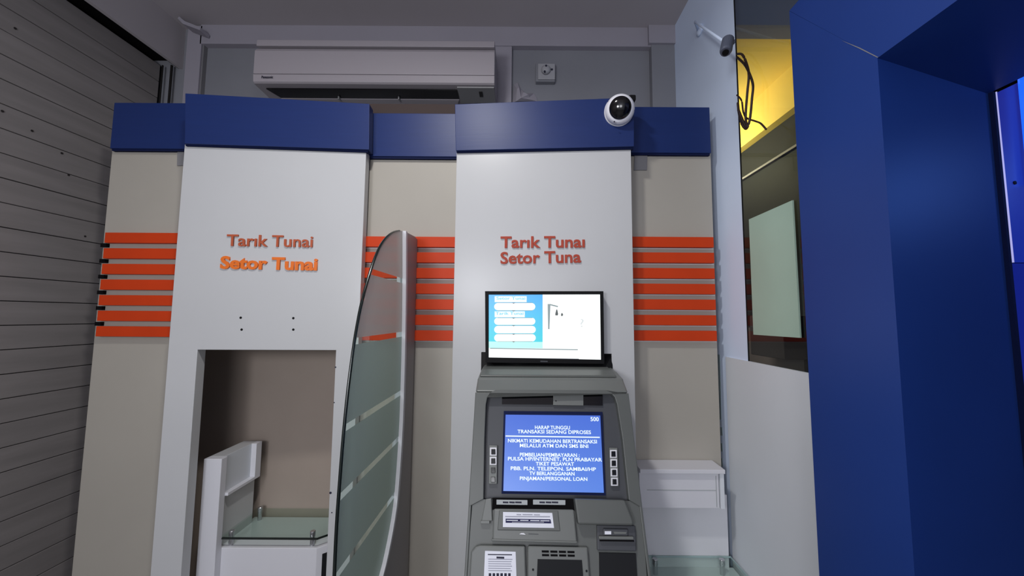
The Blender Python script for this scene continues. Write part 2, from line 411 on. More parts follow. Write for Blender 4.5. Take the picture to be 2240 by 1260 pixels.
# ------------------------------------------------------------------ backing panels with header and slats
YBB = 1.545
def box_px(Y, x0, x1, yt, yb, depth, zb=None):
    a = PY(x0, yt, Y); b = PY(x1, yb if yb else yt, Y)
    return MB().box(a.x, b.x, Y, Y+depth, (b.z if zb is None else zb), a.z)
def backing(label, xl, xr, hy, ys_, sx, hb):
    """xl, xr: board edges at y=700; hy: header (y top, y bottom); ys_: first slat top; sx: slat x range at y 520"""
    L = PY(xl, 700, YBB).x; Rr = PY(xr, 700, YBB).x; cx = (L+Rr)/2
    t = thing('backing_panel', ((L+Rr)/2, YBB+0.01, 0), label, 'panel', 'beige backing panels')
    zt = PY((xl+xr)/2, hy[1]-10, YBB).z
    obj('board', MB().box(L, Rr, YBB, YBB+0.02, 0, zt), M['beige'], t, bevel=0.001)
    mx = (hb[0]+hb[1])/2
    a = PY(hb[0], hy[0], YBB-0.02); b = PY(hb[1], hy[0], YBB-0.02)
    z1 = PY(mx, hy[0], YBB-0.02).z; z0 = PY(mx, hy[1]-3, YBB-0.02).z
    obj('header', MB().box(a.x, b.x, YBB-0.02, YBB+0.03, z0, z1), M['blue'], t, bevel=0.0015)
    obj('header_edge', MB().box(a.x+0.003, b.x-0.003, YBB-0.015, YBB+0.0, z0-0.008, z0), M['bluedark'], t)
    for i in range(7):
        y = ys_ + 34.2*i
        m_ = (sx[0]+sx[1])/2
        zt = PY(m_, y, YBB-0.022).z; zb = PY(m_, y+22.5, YBB-0.022).z
        obj('slat', MB().box(PY(sx[0], 520, YBB-0.022).x, PY(sx[1], 520, YBB-0.022).x, YBB-0.022, YBB, zb, zt), M['orange'], t, bevel=0.001)
        obj('spacer', MB().box(PY(sx[0], 520, YBB).x+0.004, PY(sx[1], 520, YBB).x-0.004, YBB-0.003, YBB, zb-0.0045, zb-0.0015), M['whiteedge'], t) if sx[0] > 700 else None
    return t
bl = backing('leftmost beige backing panel, with orange slats and blue header, beside the grey plank wall', 210, 420, (225, 328), 509, (229, 400), (250, 412))
bm_ = backing('beige backing panel with orange slats between the two white panels, behind the glass divider', 785, 1020, (248, 345), 517.5, (796, 1010), (806, 1003))
br = backing('rightmost beige backing panel, with orange slats and blue header, above the right writing desk', 1370, 1567, (234, 337), 518, (1370, 1561), (1375, 1552))
for par, x0, y0, x1, y1 in ((bl, 388, 329, 402, 362), (bm_, 800, 346, 808, 376), (br, 1388, 338, 1416, 372)):
    obj('mounting_tab', MB().plate(YP(YBB), [(x0, y0), (x1, y0), (x1-1, y1), (x0-1, y1)], -0.004, 0.006), M['tabg'], par)
# dark end blocks behind the left ends of the leftmost slats
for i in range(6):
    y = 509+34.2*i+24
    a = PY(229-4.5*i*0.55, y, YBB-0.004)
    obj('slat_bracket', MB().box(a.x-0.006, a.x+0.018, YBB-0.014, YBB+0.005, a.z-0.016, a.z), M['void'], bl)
# dark brown band between AC and middle header
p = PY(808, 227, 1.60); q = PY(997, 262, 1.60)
o = obj('band', MB().box(p.x, q.x, 1.60, 1.62, q.z, p.z), M['brown']); tag(o, 'dark brown batten between the air conditioner and the middle blue header', 'band')

# ------------------------------------------------------------------ white kiosk panels
TH = 0.042
def kiosk(label, A, B, face_top, opening, header, pts):
    pl = Plane.vert(A, B)
    c = (V(A)+V(B))/2
    t = thing('kiosk_panel', (c.x, c.y+0.02, 0), label, 'panel', 'white kiosk panels')
    TL = pl.pt(*face_top[0]); TR = pl.pt(*face_top[1]); OL = pl.pt(*opening[0]); OR = pl.pt(*opening[1])
    dn = lambda p: V((p.x, p.y, 0))
    poly = [TL, TR, dn(TR), dn(OR), OR, OL, dn(OL), dn(TL)]
    obj('face', MB().prism(poly, -pl.n*TH), M['white'], t, bevel=0.0012)
    obj('header', MB().plate(pl, header, -0.03, 0.018), M['blue'], t, bevel=0.0015)
    (x0, y0), (x1, y1) = header[3], header[2]
    obj('header_edge', MB().plate(pl, [(x0+2, y0-1), (x1-2, y1-1), (x1-2, y1+6), (x0+2, y0+5)], -0.01, 0.008), M['bluedark'], t)
    return t, pl
A = PY(363, 690, 1.43); B = PY(797, 690, 1.485)
kl, PLL = kiosk('white kiosk panel with empty opening, four screw holes and brighter orange second line of lettering', A, B,
    [(404, 316), (801, 331)], [(432, 765), (735, 766)], [(405, 204), (808, 227), (807, 327), (404, 314)], None)
A = PY(991, 690, 1.50); B = PY(1386, 690, 1.446)
kr, PLR = kiosk('white kiosk panel holding the cash machine and monitor, with terracotta lettering', A, B,
    [(999, 331), (1380, 322)], [(1053, 771), (1338, 774)], [(995, 228), (1387, 213), (1387, 320), (997, 329)], None)
place_text('letter', 'Tarık Tunai', PLL, (497, 538), (685, 541), 26, 0.0, 0.006, M['letterA'], kl, 0.012, True)
place_text('letter', 'Setor Tunai', PLL, (483, 587), (695, 591), 27, 0.0, 0.006, M['letterB'], kl, 0.035, True)
place_text('letter', 'Tarık Tunaı', PLR, (1095, 542), (1279, 541), 25, 0.0, 0.006, M['letterC'], kr, 0.022, True)
place_text('letter', 'Setor Tuna', PLR, (1095, 577), (1271, 574), 26, 0.0, 0.006, M['letterC'], kr, 0.022, True)
for x, y in [(527, 695), (529, 721), (642, 696), (642, 721)]:
    obj('screw_hole', MB().lathe(PLL.pt(x, y, -0.001), PLL.n, [(0.0048, 0), (0.0048, 0.0015), (0, 0.0016)], 12), M['black'], kl)
# niche lining behind the left opening
p = PY(458, 800, 1.80); q = PY(760, 800, 1.80)
obj('niche_back', MB().box(-1.62, q.x+0.12, 1.80, 1.815, 0, PLL.pt(500, 700).z+0.25), M['nichebk'], kl)
obj('niche_top', MB().box(-1.62, q.x+0.12, 1.56, 1.80, PLL.pt(500, 700).z+0.22, PLL.pt(500, 700).z+0.235), M['beige'], kl)
obj('niche_side', MB().box(q.x+0.12, q.x+0.135, 1.56, 1.80, 0, PLL.pt(500, 700).z+0.23), M['beige'], kl)
# chips on the right jamb
for x, y, r in [(735, 803, 0.004), (724, 1077, 0.006), (727, 1120, 0.003), (732, 880, 0.003)]:
    obj('chip', MB().lathe(PLL.pt(x, y, -0.004), PLL.n, [(r*0.8, 0), (r*0.8, 0.0048), (0, 0.005)], 7), M['ink'], kl)
# dark interior of the right kiosk
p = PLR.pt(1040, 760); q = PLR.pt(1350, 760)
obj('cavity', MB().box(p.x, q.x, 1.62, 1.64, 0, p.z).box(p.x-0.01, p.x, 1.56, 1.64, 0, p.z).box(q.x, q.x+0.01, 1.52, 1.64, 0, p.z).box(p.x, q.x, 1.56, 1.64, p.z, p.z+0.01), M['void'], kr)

# ------------------------------------------------------------------ air conditioner
YA = 1.74
a = PY(553, 140, YA); b = PY(1082, 140, YA)
zt = PY(800, 86, YA+0.006).z; zs = PY(800, 181, YA).z; zb = PY(800, 225, YA+0.162).z
t = thing('air_conditioner', ((a.x+b.x)/2, YA+0.12, zb-0.02), 'white split air conditioner mounted high on the back wall above the blue headers', 'air conditioner')
x0, x1 = a.x, b.x
z1 = PY(800, 104, YA).z
zsm = PY(800, 163, YA).z
obj('front_panel', MB().profx([(YA+0.012, z1), (YA, z1-0.02), (YA, zsm+0.002), (YA+0.03, zsm+0.002), (YA+0.03, z1)], x0+0.004, x1), M['acwhite'], t, bevel=0.003)
obj('lower_strip', MB().profx([(YA, zsm-0.001), (YA+0.003, zs+0.006), (YA+0.012, zs), (YA+0.05, zs), (YA+0.05, zsm-0.001)], x0+0.004, x1), M['acwhite'], t, bevel=0.002)
obj('body', MB().profx([(YA+0.03, z1-0.004), (YA+0.03, zs), (YA+0.012, zs), (YA+0.162, zb), (YB, zb+0.02), (YB, zt), (YA+0.06, zt), (YA+0.035, z1+0.0)], x0+0.002, x1-0.002), M['acwhite'], t, bevel=0.004)
obj('top_lip', MB().profx([(YA+0.004, z1+0.010), (YA+0.006, zt-0.006), (YA+0.016, zt), (YA+0.08, zt), (YA+0.08, z1+0.010)], x0+0.008, x1-0.002), M['acwhite'], t, bevel=0.002)
# underside: outlet cavity, dividers and flap
pu = Plane((0, YA+0.012, zs), V((0, 0.148, zb-zs)).cross(V((1, 0, 0))))
def und(x, k): return V((x, YA+0.012+0.15*k, zs-0.002+(zb-zs)*k))
XA = lambda px, py: PY(px, py, YA+0.06).x
cl = XA(588, 192); cr = XA(1001, 192)
obj('air_outlet', MB().prism([und(cl, 0.20), und(cr, 0.20), und(cr, 0.66), und(cl+0.03, 0.66)], (0, 0, -0.006)), M['blackgl'], t)
for px in (733, 867):
    x = XA(px, 205); obj('vane', MB().prism([und(x-0.003, 0.55)+V((0,0,-0.006)), und(x+0.003, 0.55)+V((0,0,-0.006)), und(x+0.003, 0.68)+V((0,0,-0.006)), und(x-0.003, 0.68)+V((0,0,-0.006))], (0, 0, -0.014)), M['acgrey'], t)
obj('flap', MB().prism([und(cl+0.03, 0.68)+V((0,0,-0.006)), und(cr, 0.68)+V((0,0,-0.006)), und(cr-0.02, 0.98)+V((0,0,-0.008)), und(cl+0.05, 0.98)+V((0,0,-0.008))], (0, 0, -0.004)), M['acwhite'], t)
obj('end_cover', MB().prism([und(cr+0.004, 0.06), und(x1-0.003, 0.06), und(x1-0.003, 0.90), und(cr+0.004, 0.90)], (0, 0, -0.007)), M['acgrey'], t, bevel=0.001)
x = XA(1052, 197)
obj('sensor', MB().prism([und(x-0.009, 0.25)+V((0,0,-0.006)), und(x+0.009, 0.25)+V((0,0,-0.006)), und(x+0.009, 0.5)+V((0,0,-0.006)), und(x-0.009, 0.5)+V((0,0,-0.006))], (0, 0, -0.004)), M['blackgl'], t)
place_text('logo', 'Panasonic', Plane((0, YA, 0), (0, -1, 0)), (572, 171), (597, 171), 5.5, 0.001, 0.0006, M['ink'], t, 0.02)

# ------------------------------------------------------------------ dome camera on the right header
c = PLR.pt(1354, 244, 0.018)
t = thing('dome_camera', c, 'white dome security camera with black eye fixed on the blue header above the cash machine', 'camera')
ax = (PLR.n*0.12 + (CAM-c).normalized()*0.88 + V((-0.02, 0, 0.03))).normalized(); R0 = 0.0585
obj('base_ring', MB().lathe(c, ax, [(R0, -0.004), (R0, 0.024), (R0*0.97, 0.030)], 48), M['camwhite'], t, smooth=True)
c2 = c + V((0.003, 0, 0.004))
obj('cover', MB().lathe(c2, ax, [(R0*0.99, 0.026), (R0*0.98, 0.036), (R0*0.90, 0.048), (R0*0.80, 0.055), (R0*0.74, 0.057)], 48), M['camwhite'], t, smooth=True)
c3 = c2 + V((0.002, 0, 0.005))
obj('dome', MB().lathe(c3, ax, [(R0*0.74, 0.050)] + [(R0*0.74*math.cos(a*math.pi/16), 0.056+0.022*math.sin(a*math.pi/16)) for a in range(0, 9)], 40), M['blackgl'], t, smooth=True)
for dx in (-0.017, 0.018):
    pp = c3 + ax*0.073 + PLR.rt*dx + PLR.up*0.014
    obj('infrared_led', MB().lathe(pp, ax, [(0.0035, 0), (0.0035, 0.003), (0, 0.004)], 12), M['camwhite'], t)
for a_ in (-0.1, 2.5, 4.3):
    pp = c2 + ax*0.044 + (PLR.rt*math.cos(a_)+PLR.up*math.sin(a_))*R0*0.93
    obj('screw', MB().lathe(pp, ax, [(0.003, 0), (0.003, 0.003), (0, 0.0035)], 10), M['ink'], t)
obj('hinge', MB().box(c.x+0.033, c.x+0.060, c.y-0.035, c.y-0.005, c.z+0.028, c.z+0.052), M['black'], t, bevel=0.005)

# ------------------------------------------------------------------ small wall camera near the ceiling
p = PX(1532, 66, XR)
t = thing('bullet_camera', p, 'small grey security camera on a white bracket high on the pale right wall', 'camera')
obj('mount', MB().lathe(p, (-1, 0, 0), [(0.026, 0), (0.026, 0.008), (0.015, 0.014)], 28), M['bluelitwall'], t, smooth=True)
q = PX(1590, 100, XR-0.13)
obj('arm', MB().tube([p + V((-0.012, 0, 0)), p + V((-0.05, -0.05, 0.0)), q + V((0.02, 0.03, 0.03))], 0.005, 12), M['bluelitwall'], t, smooth=True)
d = V((-0.30, -0.25, -0.9)).normalized()
obj('housing', MB().tube([q - d*0.030, q + d*0.026, q + d*0.034], [0.020, 0.020, 0.017], 20), M['camdark'], t)
obj('lens', MB().tube([q + d*0.0345, q + d*0.037], 0.011, 16), M['black'], t)
obj('clip', MB().tube([q - d*0.02, PX(1606, 92, XR-0.10)], 0.008, 10), M['camdark'], t)

# ------------------------------------------------------------------ hanging cables seen against the yellow annex
XC = XR-0.012
def cable(pts, r, lb):
    path = smooth_path([PX(x, y, XC-0.004*k) for k, (x, y) in enumerate(pts)])
    o = obj('cable', MB().tube(path, r, 8), M['cable'], None, smooth=True); tag(o, lb, 'cable', 'loose cables by the window')
cable([(1613, 118), (1624, 120), (1634, 142), (1638, 165), (1635, 200), (1631, 255), (1635, 278)], 0.0042, 'dark cable loop hanging straight down against the yellow ceiling, left strand')
cable([(1612, 125), (1628, 140), (1638, 158), (1647, 185), (1645, 215), (1640, 262), (1632, 282), (1622, 270)], 0.0042, 'dark cable loop bowing out to the right against the yellow ceiling')
cable([(1612, 208), (1622, 220), (1626, 245), (1633, 258), (1652, 265), (1664, 270), (1676, 283)], 0.003, 'thin dark cable ending in a loose tail over the bright yellow fascia')
cable([(1614, 225), (1617, 250), (1625, 275), (1632, 280), (1624, 262), (1615, 240)], 0.0045, 'short thick dark cable curl at the pale right wall edge')

# ------------------------------------------------------------------ socket and plaster scrap on the back wall
p = PY(1172, 178, YB-0.03); q = PY(1214, 138, YB-0.03)
t = thing('wall_socket', ((p.x+q.x)/2, YB, p.z), 'grey wall socket box on the back wall right of the air conditioner', 'socket')
obj('box', MB().box(p.x, q.x, YB-0.03, YB+0.0, p.z, q.z), M['wallgrey'], t, bevel=0.003)
obj('plate', MB().box(p.x+0.012, q.x, YB-0.038, YB-0.03, p.z+0.008, q.z-0.008), M['socket'], t, bevel=0.003)
pc = V(((p.x+q.x)/2+0.002, YB-0.038, (p.z+q.z)/2+0.004))
obj('plug', MB().lathe(pc, (0, -1, 0), [(0.026, 0), (0.026, 0.012), (0.018, 0.022), (0.006, 0.024)], 20), M['socket'], t, smooth=True)
for dx, dz in ((0.034, 0.006), (-0.008, -0.022), (0.0, 0.012)):
    obj('hole', MB().lathe(pc + V((dx, -0.0 if dx > 0.03 else -0.022, dz)), (0, -1, 0), [(0.006, 0), (0.006, 0.003), (0, 0.0035)], 10), M['ink'], t)
mb = MB(); rnd = random.Random(3)
pts = [(1124, 185), (1132, 180), (1140, 195), (1150, 204), (1168, 204), (1173, 212), (1176, 222), (1120, 226)]
base = [PY(x, y, YB-0.004) for x, y in pts]
cen = PY(1140, 214, YB-0.05)
vs = [mb.bm.verts.new(b_) for b_ in base]; ms = [mb.bm.verts.new(b_.lerp(cen, 0.45) + V((0, rnd.uniform(-0.02, 0.0), rnd.uniform(-0.01, 0.01)))) for b_ in base]; vc = mb.bm.verts.new(cen)
for i in range(len(vs)):
    j = (i+1) % len(vs); mb.bm.faces.new((vs[i], vs[j], ms[j], ms[i])); mb.bm.faces.new((ms[i], ms[j], vc))
o = obj('crumpled_sheet', mb, M['trimgrey']); tag(o, 'crumpled pale scrap stuck on the back wall just above the right blue header', 'scrap')

# ------------------------------------------------------------------ glass divider between the panels
XD = -0.4465; PD = XP(XD)
left = [(880, 505), (864, 508), (850, 518), (836, 536), (824, 562), (813, 594), (802, 632), (792, 672), (783, 720), (776, 765), (765, 850), (755, 950), (747, 1050), (740, 1150), (735, 1258), (732, 1350)]
rim = [(880, 505), (880, 600), (879, 700), (877, 800), (874, 900), (871, 960), (866, 1035), (859, 1110), (846, 1185), (829, 1258), (806, 1320), (770, 1385)]
LP = smooth_path([PD.pt(x, y) for x, y in left], 3); RP = smooth_path([PD.pt(x, y) for x, y in rim], 3)
t = thing('glass_divider', (XD, 1.3, 0), 'sail shaped frosted glass privacy divider on a curved white rimmed board between the kiosks', 'divider')
loop = LP[:-1] + [V((XD, (LP[-1].y+RP[-1].y)/2, min(LP[-1].z, RP[-1].z)-0.03))] + list(reversed(RP[1:]))
def face_poly(pts, xoff, zlo=None, zhi=None):
    mb = MB(); vs = [mb.bm.verts.new(V((XD+xoff, p.y, p.z))) for p in pts]; mb.bm.faces.new(vs)
    for z, nz in ((zlo, -1), (zhi, 1)):
        if z is None: continue
        bmesh.ops.bisect_plane(mb.bm, geom=mb.bm.verts[:]+mb.bm.edges[:]+mb.bm.faces[:], plane_co=(0, 0, z), plane_no=(0, 0, nz), clear_outer=True)
    return mb
g = face_poly(loop, 0.0); r = bmesh.ops.extrude_face_region(g.bm, geom=g.bm.faces[:]); bmesh.ops.translate(g.bm, verts=[v for v in r['geom'] if isinstance(v, bmesh.types.BMVert)], vec=(-0.008, 0, 0))
bmesh.ops.recalc_face_normals(g.bm, faces=g.bm.faces[:])
obj('pane', g, M['glass'], t)
gaps = sorted([PD.pt(865, 610).z, PD.pt(865, 733).z, PD.pt(862, 868).z, PD.pt(859, 972).z, PD.pt(775, 1205).z])
zz = [0.3] + gaps + [3.0]
for i in range(len(zz)-1):
    lo = zz[i]+0.009 if i else zz[i]; hi = zz[i+1]-0.009
    obj('frosted_band', face_poly(loop, 0.0008, lo, hi), M['frostw'] if i >= 4 else M['frost'], t)
obj('pane_edge', MB().tube([p + V((-0.004, 0, 0)) for p in LP[1:]], 0.0045, 8), M['edge'], t, smooth=True)
mb = MB()
for a_, b_ in zip(RP, RP[1:]):
    mb.prism([a_+V((0.014, -0.0, 0)), b_+V((0.014, -0.0, 0)), b_+V((0.014, 0.018, 0)), a_+V((0.014, 0.018, 0))], (-0.034, 0, 0))
obj('rim', mb, M['whiteedge'], t)
brd = [p + V((0, 0.017, 0)) for p in RP] + [V((XD, RP[-1].y+0.0, 0)), V((XD, YBB-0.024, 0)), V((XD, YBB-0.024, PD.pt(903, 520).z)), V((XD, YBB-0.06, PD.pt(893, 510).z))]
obj('support_board', MB().prism([p+V((0.008, 0, 0)) for p in brd], (-0.022, 0, 0)), M['metalgrey'], t)

# ------------------------------------------------------------------ writing desks
def standoff(c, parent):
    o = obj('standoff', MB().lathe(V(c)+V((0, 0, -0.042)), (0, 0, 1), [(0.009, 0), (0.009, 0.042), (0.0105, 0.042), (0.0105, 0.060), (0.009, 0.062)], 16), M['chrome'], parent, smooth=False); return o
# left desk inside the niche
zg = PY(600, 1178, 1.56).z
t = thing('writing_desk', (-1.05, 1.66, 0), 'white writing desk with glass top standing inside the empty left opening', 'desk', 'white writing desks')
gx0 = PY(474, 1174, 1.56).x; gx1 = PY(700, 1178, 1.56).x
# side wing with pigeonhole
wx0 = PY(446, 1004, 1.53).x; wx1 = PY(485, 1004, 1.53).x; wz = PY(465, 1004, 1.53).z
obj('post', MB().box(wx0, wx1, 1.53, 1.56, 0, wz), M['whiteedge'], t, bevel=0.002)
bx = wx1; ybk = 1.745
obj('side_panel', MB().box(wx0, wx1-0.012, 1.56, ybk, 0, wz), M['white'], t, bevel=0.0015)
zp = PY(490, 1078, 1.56).z
obj('pigeonhole_ledge', MB().box(wx1-0.012, wx1+0.012, 1.56, ybk, zp-0.012, zp), M['whiteedge'], t, bevel=0.001)
obj('pigeonhole_end', MB().box(wx1-0.012, wx1+0.012, ybk-0.035, ybk, zp, wz), M['whiteedge'], t, bevel=0.001)
obj('pigeonhole_back', MB().box(wx1-0.012, wx1-0.010, 1.56, ybk-0.035, zp, wz), M['palewall'], t)
# base body and top
zb0 = PY(600, 1199, 1.56).z
poly = [(gx0-0.01, 1.56), (gx1-0.012, 1.56), (gx1+0.07, 1.63), (gx1+0.07, 1.79), (gx0-0.01, 1.79)]
obj('base', MB().prism([(x, y, 0) for x, y in poly], (0, 0, zb0)), M['whiteedge'], t, bevel=0.002)
poly = [(gx0, 1.56), (gx1-0.012, 1.56), (gx1+0.075, 1.635), (gx1+0.075, 1.785), (gx0, 1.785)]
obj('glass_top', MB().prism([(x, y, zg-0.004) for x, y in poly], (0, 0, 0.008)), M['shelfg'], t)
e = [V((x, y-0.0005, zg)) for x, y in poly[:3]]
obj('glass_edge', MB().tube(e, 0.0042, 8), M['edge'], t)
for px, py in ((507, 1168), (684, 1172)):
    standoff(V((PY(px, py, 1.58).x, 1.58, zg)), t)
standoff(V((PY(569, 1120, 1.765).x, 1.765, zg)), t)
obj('side_recess', MB().prism([(gx1+0.004, 1.575, 0.02), (gx1+0.055, 1.618, 0.02), (gx1+0.055, 1.618, zb0-0.03), (gx1+0.004, 1.575, zb0-0.03)], (0.003, -0.004, 0)), M['atmdd'], t)

# right desk: ledge box, back board, glass shelf
Yd = 1.46
t = thing('writing_desk', (0.67, Yd, 0), 'white writing desk with shallow box and glass shelf between cash machine and low right wall', 'desk', 'white writing desks')
L = PY(1398, 1030, Yd).x; Rr = PY(1580, 1030, Yd).x; z1 = PY(1490, 1027, Yd-0.012).z; z2 = PY(1490, 1036, Yd-0.012).z; z3 = PY(1490, 1112, Yd).z
obj('ledge', MB().box(L, Rr+0.004, Yd-0.014, YBB-0.002, z2, z1), M['whiteedge'], t, bevel=0.0015)
x1_ = PY(1573, 1070, Yd).x; 
obj('drawer_front', MB().box(L, x1_, Yd, Yd+0.02, z3, z2-0.002), M['whiteedge'], t, bevel=0.002)
zm = PY(1490, 1072, Yd).z
obj('groove', MB().box(PY(1415, 1072, Yd).x, x1_-0.012, Yd-0.0015, Yd, zm-0.001, zm+0.001), M['tagm'], t)
obj('groove', MB().box(x1_-0.012, x1_-0.010, Yd-0.0015, Yd, z3+0.006, z2-0.012), M['tagm'], t)
obj('side_cheek', MB().box(x1_+0.003, Rr+0.004, Yd-0.004, YBB-0.002, z3, z2), M['palewall'], t, bevel=0.001)
obj('back_board', MB().box(L, PY(1594, 1200, YBB-0.02).x, YBB-0.02, YBB-0.002, 0, z3+0.02), M['whiteedge'], t, bevel=0.001)
zg2 = PY(1500, 1217, YBB-0.02).z
xr_ = PY(1597, 1216, YBB-0.02).x
obj('base', MB().box(L, xr_+0.01, 1.26, YBB-0.02, 0, zg2-0.04), M['whiteedge'], t, bevel=0.002)
obj('glass_top', MB().box(L, xr_, 1.25, YBB-0.021, zg2-0.004, zg2+0.004), M['shelfg'], t)
obj('glass_edge', MB().tube([(xr_, 1.25, zg2), (xr_, YBB-0.023, zg2), (L, YBB-0.023, zg2)], 0.0035, 8), M['sticker'], t)
for px in (1432, 1578):
    standoff(V((PY(px, 1232, 1.49).x, 1.485, zg2-0.004)), t)

# ------------------------------------------------------------------ stickers on the pale right wall edge
PR = XP(XR)
def stick(name, y0, y1, xa, xb, lb):
    o = obj(name, MB().prism([PX(xa, y0, XR-0.001), PX(xb, y0+1, XR-0.001), PX(xb+3 if y1-y0 > 60 else xb+1, y1, XR-0.001), PX(xa+3 if y1-y0 > 60 else xa+1, y1-1, XR-0.001)], (0.0015, 0, 0)), M['sticker']); tag(o, lb, 'sticker', 'wall stickers'); return o
stick('sticker_strip', 775, 918, 1566, 1575, 'long grey green sticker strip low on the pale wall beside the right backing panel')
for y, lb in ((934, 'topmost of three small square stickers in a column under the long grey strip'), (969, 'middle of three small square stickers in a column under the long grey strip'), (1002, 'lowest of three small square stickers just above the right desk ledge')):
    stick('square_sticker', y, y+19, 1571, 1580, lb)

# ------------------------------------------------------------------ mint sheet leaning on the partition glass
XM = XR - 0.008
o = obj('mint_sheet', MB().prism([PX(1638, 480, XM), PX(1733, 438, XM), PX(1750, 739, XM), PX(1648, 732, XM)], (0.005, 0, 0)), M['mint'])
tag(o, 'pale mint green sheet fixed to the glass between the pale wall and blue portal', 'sheet')

# ------------------------------------------------------------------ cash machine
XC0 = PY(1207.5, 828, 1.27).x; HW = 0.25
prof = [(1.36, 1.42), (1.27, 1.405), (1.215, 1.372), (1.096, 1.072), (1.02, 0.896)]
XC0 = (PY(1207.5, 828, 1.27).x + PY(1215, 1200, 1.05).x)/2
t = thing('cash_machine', (XC0, 1.25, 0), 'grey cash machine with blue lit screen standing in the right white panel', 'cash machine')
def seg(i, j): 
    a, b = prof[i], prof[j]; return Plane((0, a[0], a[1]), (0, -(a[1]-b[1]), (b[0]-a[0])*-1))
P2 = seg(2, 3); P3 = seg(3, 4)
n2, n3 = P2.n, P3.n
def off(p, n, d): return (p[0]+n.y*d, p[1]+n.z*d)
X0, X1 = XC0-HW, XC0+HW
# housing behind the bezel
h = [(1.46, 1.40), off(prof[1], n2, -0.02), off(prof[2], n2, -0.025), off(prof[3], n2, -0.022), off(prof[4], n3, -0.012), (1.03, 0.25), (1.06, 0.0), (1.5, 0.0)]
obj('housing', MB().profx(h, X0+0.006, X1-0.006), M['atmd'], t, bevel=0.003)
obj('hood', MB().profx([(1.47, 1.425), (1.36, 1.42), (1.275, 1.408), (1.268, 1.402), (1.218, 1.374), off(prof[2], n2, -0.028), off((1.27, 1.39), n2, -0.05), (1.47, 1.36)], X0, X1), M['atml'], t, bevel=0.006)
obj('hood_cap', MB().profx([(1.45, 1.430), (1.345, 1.427), (1.29, 1.417), (1.285, 1.411), (1.45, 1.415)], X0+0.006, X1-0.02), M['atm'], t, bevel=0.003)
# bezel: U-shaped plate with rounded inner corners
il, ir, it = 1062, 1349, 853
arcL = [(1058, 1092), (1060, 960), (1063, 885), (1066, 870), (1073, 860), (1085, 854)]
arcR = [(1325, 855), (1337, 860), (1345, 869), (1350, 884), (1362, 960), (1376, 1094)]
A0 = V((X0, prof[3][0], prof[3][1])); 
inner = [P2.pt(x, y, 0) for x, y in arcL+arcR]
outer = [V((X0, prof[3][0], prof[3][1])), V((X0, prof[2][0], prof[2][1])), V((X1, prof[2][0], prof[2][1])), V((X1, prof[3][0], prof[3][1]))]
poly = [outer[0], outer[1], outer[2], outer[3]] + list(reversed(inner))
obj('bezel', MB().prism(poly, -n2*0.026), M['atm'], t, bevel=0.002)
# side cheeks of the lower fascia
poly3 = [(prof[3][0], prof[3][1]), (prof[4][0], prof[4][1]), (1.02, 0.3), (1.05, 0.0), (1.48, 0.0), (1.48, 1.38), (1.30, 1.38), (1.215+0.03, 1.372-0.02)]
for xa, xb in ((X0, X0+0.008), (X1-0.008, X1)):
    obj('side_panel', MB().profx(poly3, xa, xb), M['atm'], t, bevel=0.002)
# camera strip above the display
D = -0.018
obj('top_window', MB().plate(P2, [(1098, 858), (1210, 859), (1210, 885), (1098, 884)], -0.025, D), M['blackgl'], t)
obj('camera_cover', MB().plate(P2, [(1210, 859), (1276, 860), (1276, 887), (1210, 886)], -0.025, D+0.003), M['atml'], t)
obj('top_window', MB().plate(P2, [(1276, 862), (1318, 862), (1318, 887), (1276, 886)], -0.025, D), M['blackgl'], t)
obj('camera_pinhole', MB().lathe(P2.pt(1216, 877, D+0.003), n2, [(0.0022, 0), (0.0022, 0.001), (0, 0.0012)], 10), M['blackgl'], t)
# display
scr = emat('blue_atm_display', (92, 138, 236), 0.92, (72, 112, 224), 1)
fr_ = obj('display_frame', MB().plate(P2, [(1102, 899), (1318, 901), (1325, 1084), (1097, 1080)], -0.03, -0.016), M['bluedark'], t)
obj('display', MB().plate(P2, [(1106, 907), (1313, 909), (1321, 1078), (1101, 1074)], -0.024, -0.0135), scr, t)
tx = emat('display_text_glow', (235, 250, 255), 1.1)
PT = P2
def dline(body, x0, x1, y, h=9, sl=0.012):
    place_text('display_text', body, PT, (x0, y), (x1, y+(x1-x0)*sl), h, -0.0133, 0.0004, tx, t, 0.018)
dline('500', 1292, 1310, 921, 9)
dline('HARAP TUNGGU', 1170, 1247, 938.5, 8)
dline('TRANSAKSI SEDANG DIPROSES', 1132, 1293, 947.5, 8)
obj('display_rule', MB().plate(P2, [(1106, 952.5), (1312, 955.5), (1312, 958), (1106, 955)], -0.0136, -0.0130), tx, t)
dline('NIKMATI KEMUDAHAN BERTRANSAKSI', 1111, 1306, 967.5, 8)
dline('MELALUI ATM DAN SMS BNI', 1137, 1287, 978, 8)
dline('PEMBELIAN/PEMBAYARAN :', 1137, 1268, 998, 8)
dline('PULSA HP/INTERNET, PLN PRABAYAR', 1111, 1317, 1007, 8)
dline('TIKET PESAWAT', 1172, 1256, 1018, 8)
dline('PBB. PLN. TELEPON. SAMBAI/HP', 1117, 1304, 1028, 8)
dline('TV BERLANGGANAN', 1158, 1257, 1039, 8)
dline('PINJAMAN/PERSONAL LOAN', 1137, 1285, 1050, 8)
